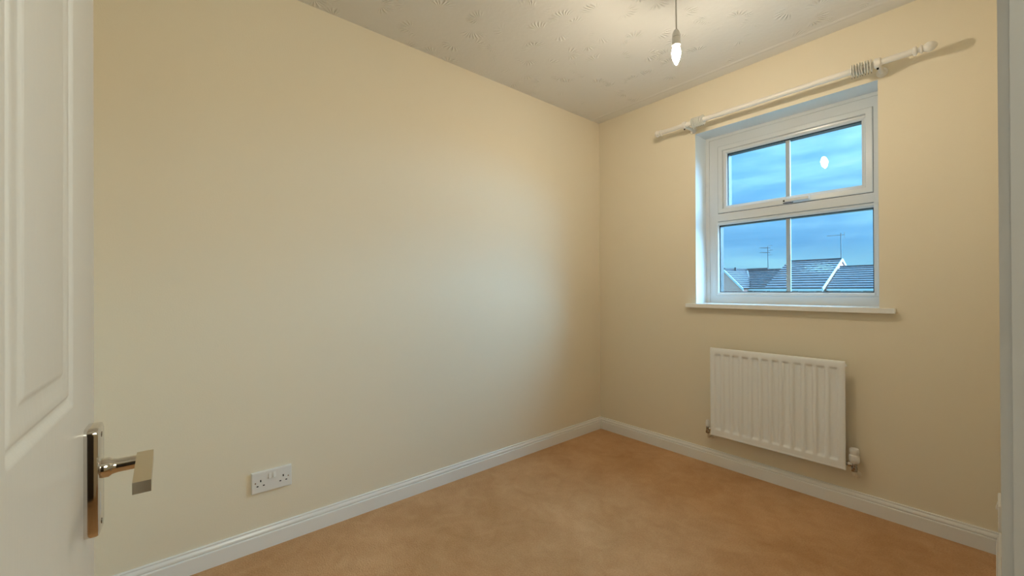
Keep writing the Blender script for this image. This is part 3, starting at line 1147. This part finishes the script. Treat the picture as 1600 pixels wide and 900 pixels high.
# --- right house, lower ridge, set back a little
DXL, DXR, DYE, DYR = CXR + 0.09, 14.0, 38.9, 43.2
DZR = 1.0725 + 0.0512 * 33.3 + 0.06
hd2 = empty('terraced_house', O((DXL + DXR) / 2, DYR, GZ))
tag(hd2, 'lower grey roofed house at the right side of the window view', 'house')
bm = bmesh.new()
courses(bm, O(DXL, DYE, EZ), O(DXR, DYE, EZ), O(DXL, DYR, DZR), O(DXR, DYR, DZR), 10)
courses(bm, O(DXR, 2 * DYR - DYE, EZ), O(DXL, 2 * DYR - DYE, EZ), O(DXR, DYR, DZR), O(DXL, DYR, DZR), 10)
r = obj('roof_tiles', bm, TILE, hd2)
r['kind'] = 'stuff'
bar('ridge_tiles', O(DXL, DYR, DZR + 0.02), O(DXR, DYR, DZR + 0.02), 0.3, 0.12, TILE, hd2)
bar('fascia', O(DXL, DYE - 0.05, EZ - 0.13), O(DXR, DYE - 0.05, EZ - 0.13), 0.05, 0.15, FASCIA, hd2)
bm = bmesh.new()
box(bm, OX + DXL + 0.02, OX + DXR - 0.1, OY + DYE + 0.35, OY + 2 * DYR - DYE - 0.35, GZ, EZ - 0.05)
obj('wall', bm, RENDERW, hd2)
for x in (-7.0, -5.0, -2.6, -0.4, 2.2, 4.4, 7.0, 9.2, 12.0):
    house_window(x, DYE + 0.33, -0.6, 0.86, 1.3, hd2)

# --- left terrace roof and its projecting brick gable
BYE, BYR, BZR = 39.7, 42.5, 2.80
BXL, BXR = -21.0, CXL
U = Vector((0.216, 0.976, 0)).normalized()
V = Vector((0.976, -0.216, 0)).normalized()
P0 = O(-16.18, 39.3, 2.86)
hb = empty('terraced_house', O(-15.5, BYR, GZ))
tag(hb, 'grey roofed house with projecting red brick gable at left of the window view', 'house')
bm = bmesh.new()
courses(bm, O(BXL, BYE, EZ), O(BXR, BYE, EZ), O(BXL, BYR, BZR), O(BXR, BYR, BZR), 11)
courses(bm, O(BXR, 2 * BYR - BYE, EZ), O(BXL, 2 * BYR - BYE, EZ), O(BXR, BYR, BZR), O(BXL, BYR, BZR), 11)
r = obj('roof_tiles', bm, TILE, hb)
r['kind'] = 'stuff'
bar('ridge_tiles', O(BXL, BYR, BZR + 0.02), O(-13.62, BYR, BZR + 0.06), 0.3, 0.2, TILE, hb)
bar('ridge_tiles', O(-13.62, BYR, BZR + 0.01), O(BXR, BYR, BZR + 0.01), 0.3, 0.08, TILE, hb)
bar('fascia', O(-14.6, BYE - 0.05, EZ - 0.13), O(BXR, BYE - 0.05, EZ - 0.13), 0.05, 0.15, FASCIA, hb)
bm = bmesh.new()
box(bm, OX + BXL, OX + BXR - 0.05, OY + BYE + 0.35, OY + 2 * BYR - BYE - 0.35, GZ, EZ - 0.05)
obj('wall', bm, RENDERW, hb)
for x in (-13.5,):
    house_window(x, BYE + 0.33, -0.6, 0.86, 1.1, hb)
GWD = 1.88
GL = 3.3
eR = P0 + V * GWD
eR.z = EZ
eL = P0 - V * GWD
eL.z = EZ
pE = P0 + U * GL
bm = bmesh.new()
ov = U * -0.12
eR2 = eR + U * 1.1
eL2 = eL + U * 1.1
courses(bm, eR + ov, eR2, P0 + ov, pE, 10)
courses(bm, eL2, eL + ov, pE, P0 + ov, 10)
r = obj('gable_roof_tiles', bm, TILE, hb)
r['kind'] = 'stuff'
bar('ridge_tiles', P0 + ov + Vector((0, 0, 0.02)), pE + Vector((0, 0, 0.02)), 0.3, 0.12, TILE, hb)
bar('valley_gutter', eR2 + Vector((0.02, -0.05, 0.05)), pE + Vector((0.05, -0.05, 0.02)), 0.14, 0.05, VALLEY, hb)
for e in (eR, eL):
    bar('bargeboard', e + ov * 1.4 + Vector((0, 0, -0.10)), P0 + ov * 1.4 + Vector((0, 0, -0.10)), 0.06, 0.24, FASCIA, hb)
bm = bmesh.new()
n_ = U * 0.25
gl, gr = eL + V * 0.12, eR - V * 0.12
pts = [Vector((gl.x, gl.y, GZ)), Vector((gr.x, gr.y, GZ)), Vector((gr.x, gr.y, EZ - 0.02)), P0 - Vector((0, 0, 0.12)), Vector((gl.x, gl.y, EZ - 0.02))]
A_ = [bm.verts.new(p) for p in pts]
B_ = [bm.verts.new(p + n_ * 3) for p in pts]
bm.faces.new(A_)
bm.faces.new(B_[::-1])
for i in range(5):
    j = (i + 1) % 5
    bm.faces.new((A_[i], A_[j], B_[j], B_[i]))
obj('gable_wall', bm, BRICK, hb)
# window head in the gable, just above the frame of the view
gw = P0 - V * 0.9
bar('window_lintel', Vector((gw.x, gw.y, 0.98)) - V * 0.75 - U * 0.05, Vector((gw.x, gw.y, 0.98)) + V * 0.85 - U * 0.05, 0.10, 0.09, FASCIA, hb)
bar('vent_cowl', pE + Vector((0.1, 0.0, 0.02)) - U * 2.0 + V * 0.0, pE + Vector((0.25, 0, 0.02)) - U * 2.0, 0.12, 0.28, TILE, hb)
bm = bmesh.new()
tube(bm, [O(-14.2, BYE + 0.18, EZ - 0.15), O(-14.2, BYE + 0.18, EZ + 0.62)], 0.05, 8)
obj('soil_pipe', bm, TILE, hb)


def tv_aerial(base, mast_h, boom_dir, boom_len, n, label, boom_at=(0.9,)):
    a = empty('tv_aerial', base)
    tag(a, label, 'aerial')
    bm = bmesh.new()
    tube(bm, [base, base + Vector((0, 0, mast_h))], 0.035, 8)
    obj('mast', bm, AERIAL, a)
    d = Vector(boom_dir).normalized()
    sd = d.cross(Vector((0, 0, 1))).normalized()
    for f in boom_at:
        c = base + Vector((0, 0, mast_h * f))
        bm = bmesh.new()
        tube(bm, [c - d * 0.25, c + d * boom_len], 0.022, 6)
        bo = obj('boom', bm, AERIAL, a)
        bm = bmesh.new()
        for k in range(n):
            q = c + d * (boom_len * (k / max(1, n - 1)))
            ln = 0.28 - 0.10 * k / n
            tube(bm, [q - sd * ln, q + sd * ln], 0.012, 5)
        # reflector behind the dipole
        q = c - d * 0.22
        for zz_ in (-0.22, 0.22):
            tube(bm, [q - sd * 0.3 + Vector((0, 0, zz_)), q + sd * 0.3 + Vector((0, 0, zz_))], 0.014, 5)
        tube(bm, [q + Vector((0, 0, -0.22)), q + Vector((0, 0, 0.22))], 0.014, 5)
        obj('elements', bm, AERIAL, bo)
    return a


tv_aerial(O(-13.62, BYR, BZR + 0.17), 1.95, (-0.5, -0.85, 0), 0.75, 6, 'tv aerial with several crossbars on the lower left roof ridge', (0.94, 0.72))
tv_aerial(O(CXR - 0.06, CYR, CZR + 0.10), 2.15, (-1, -0.05, 0), 0.95, 7, 'tv aerial pointing left on a tall mast at the right gable peak', (0.92,))
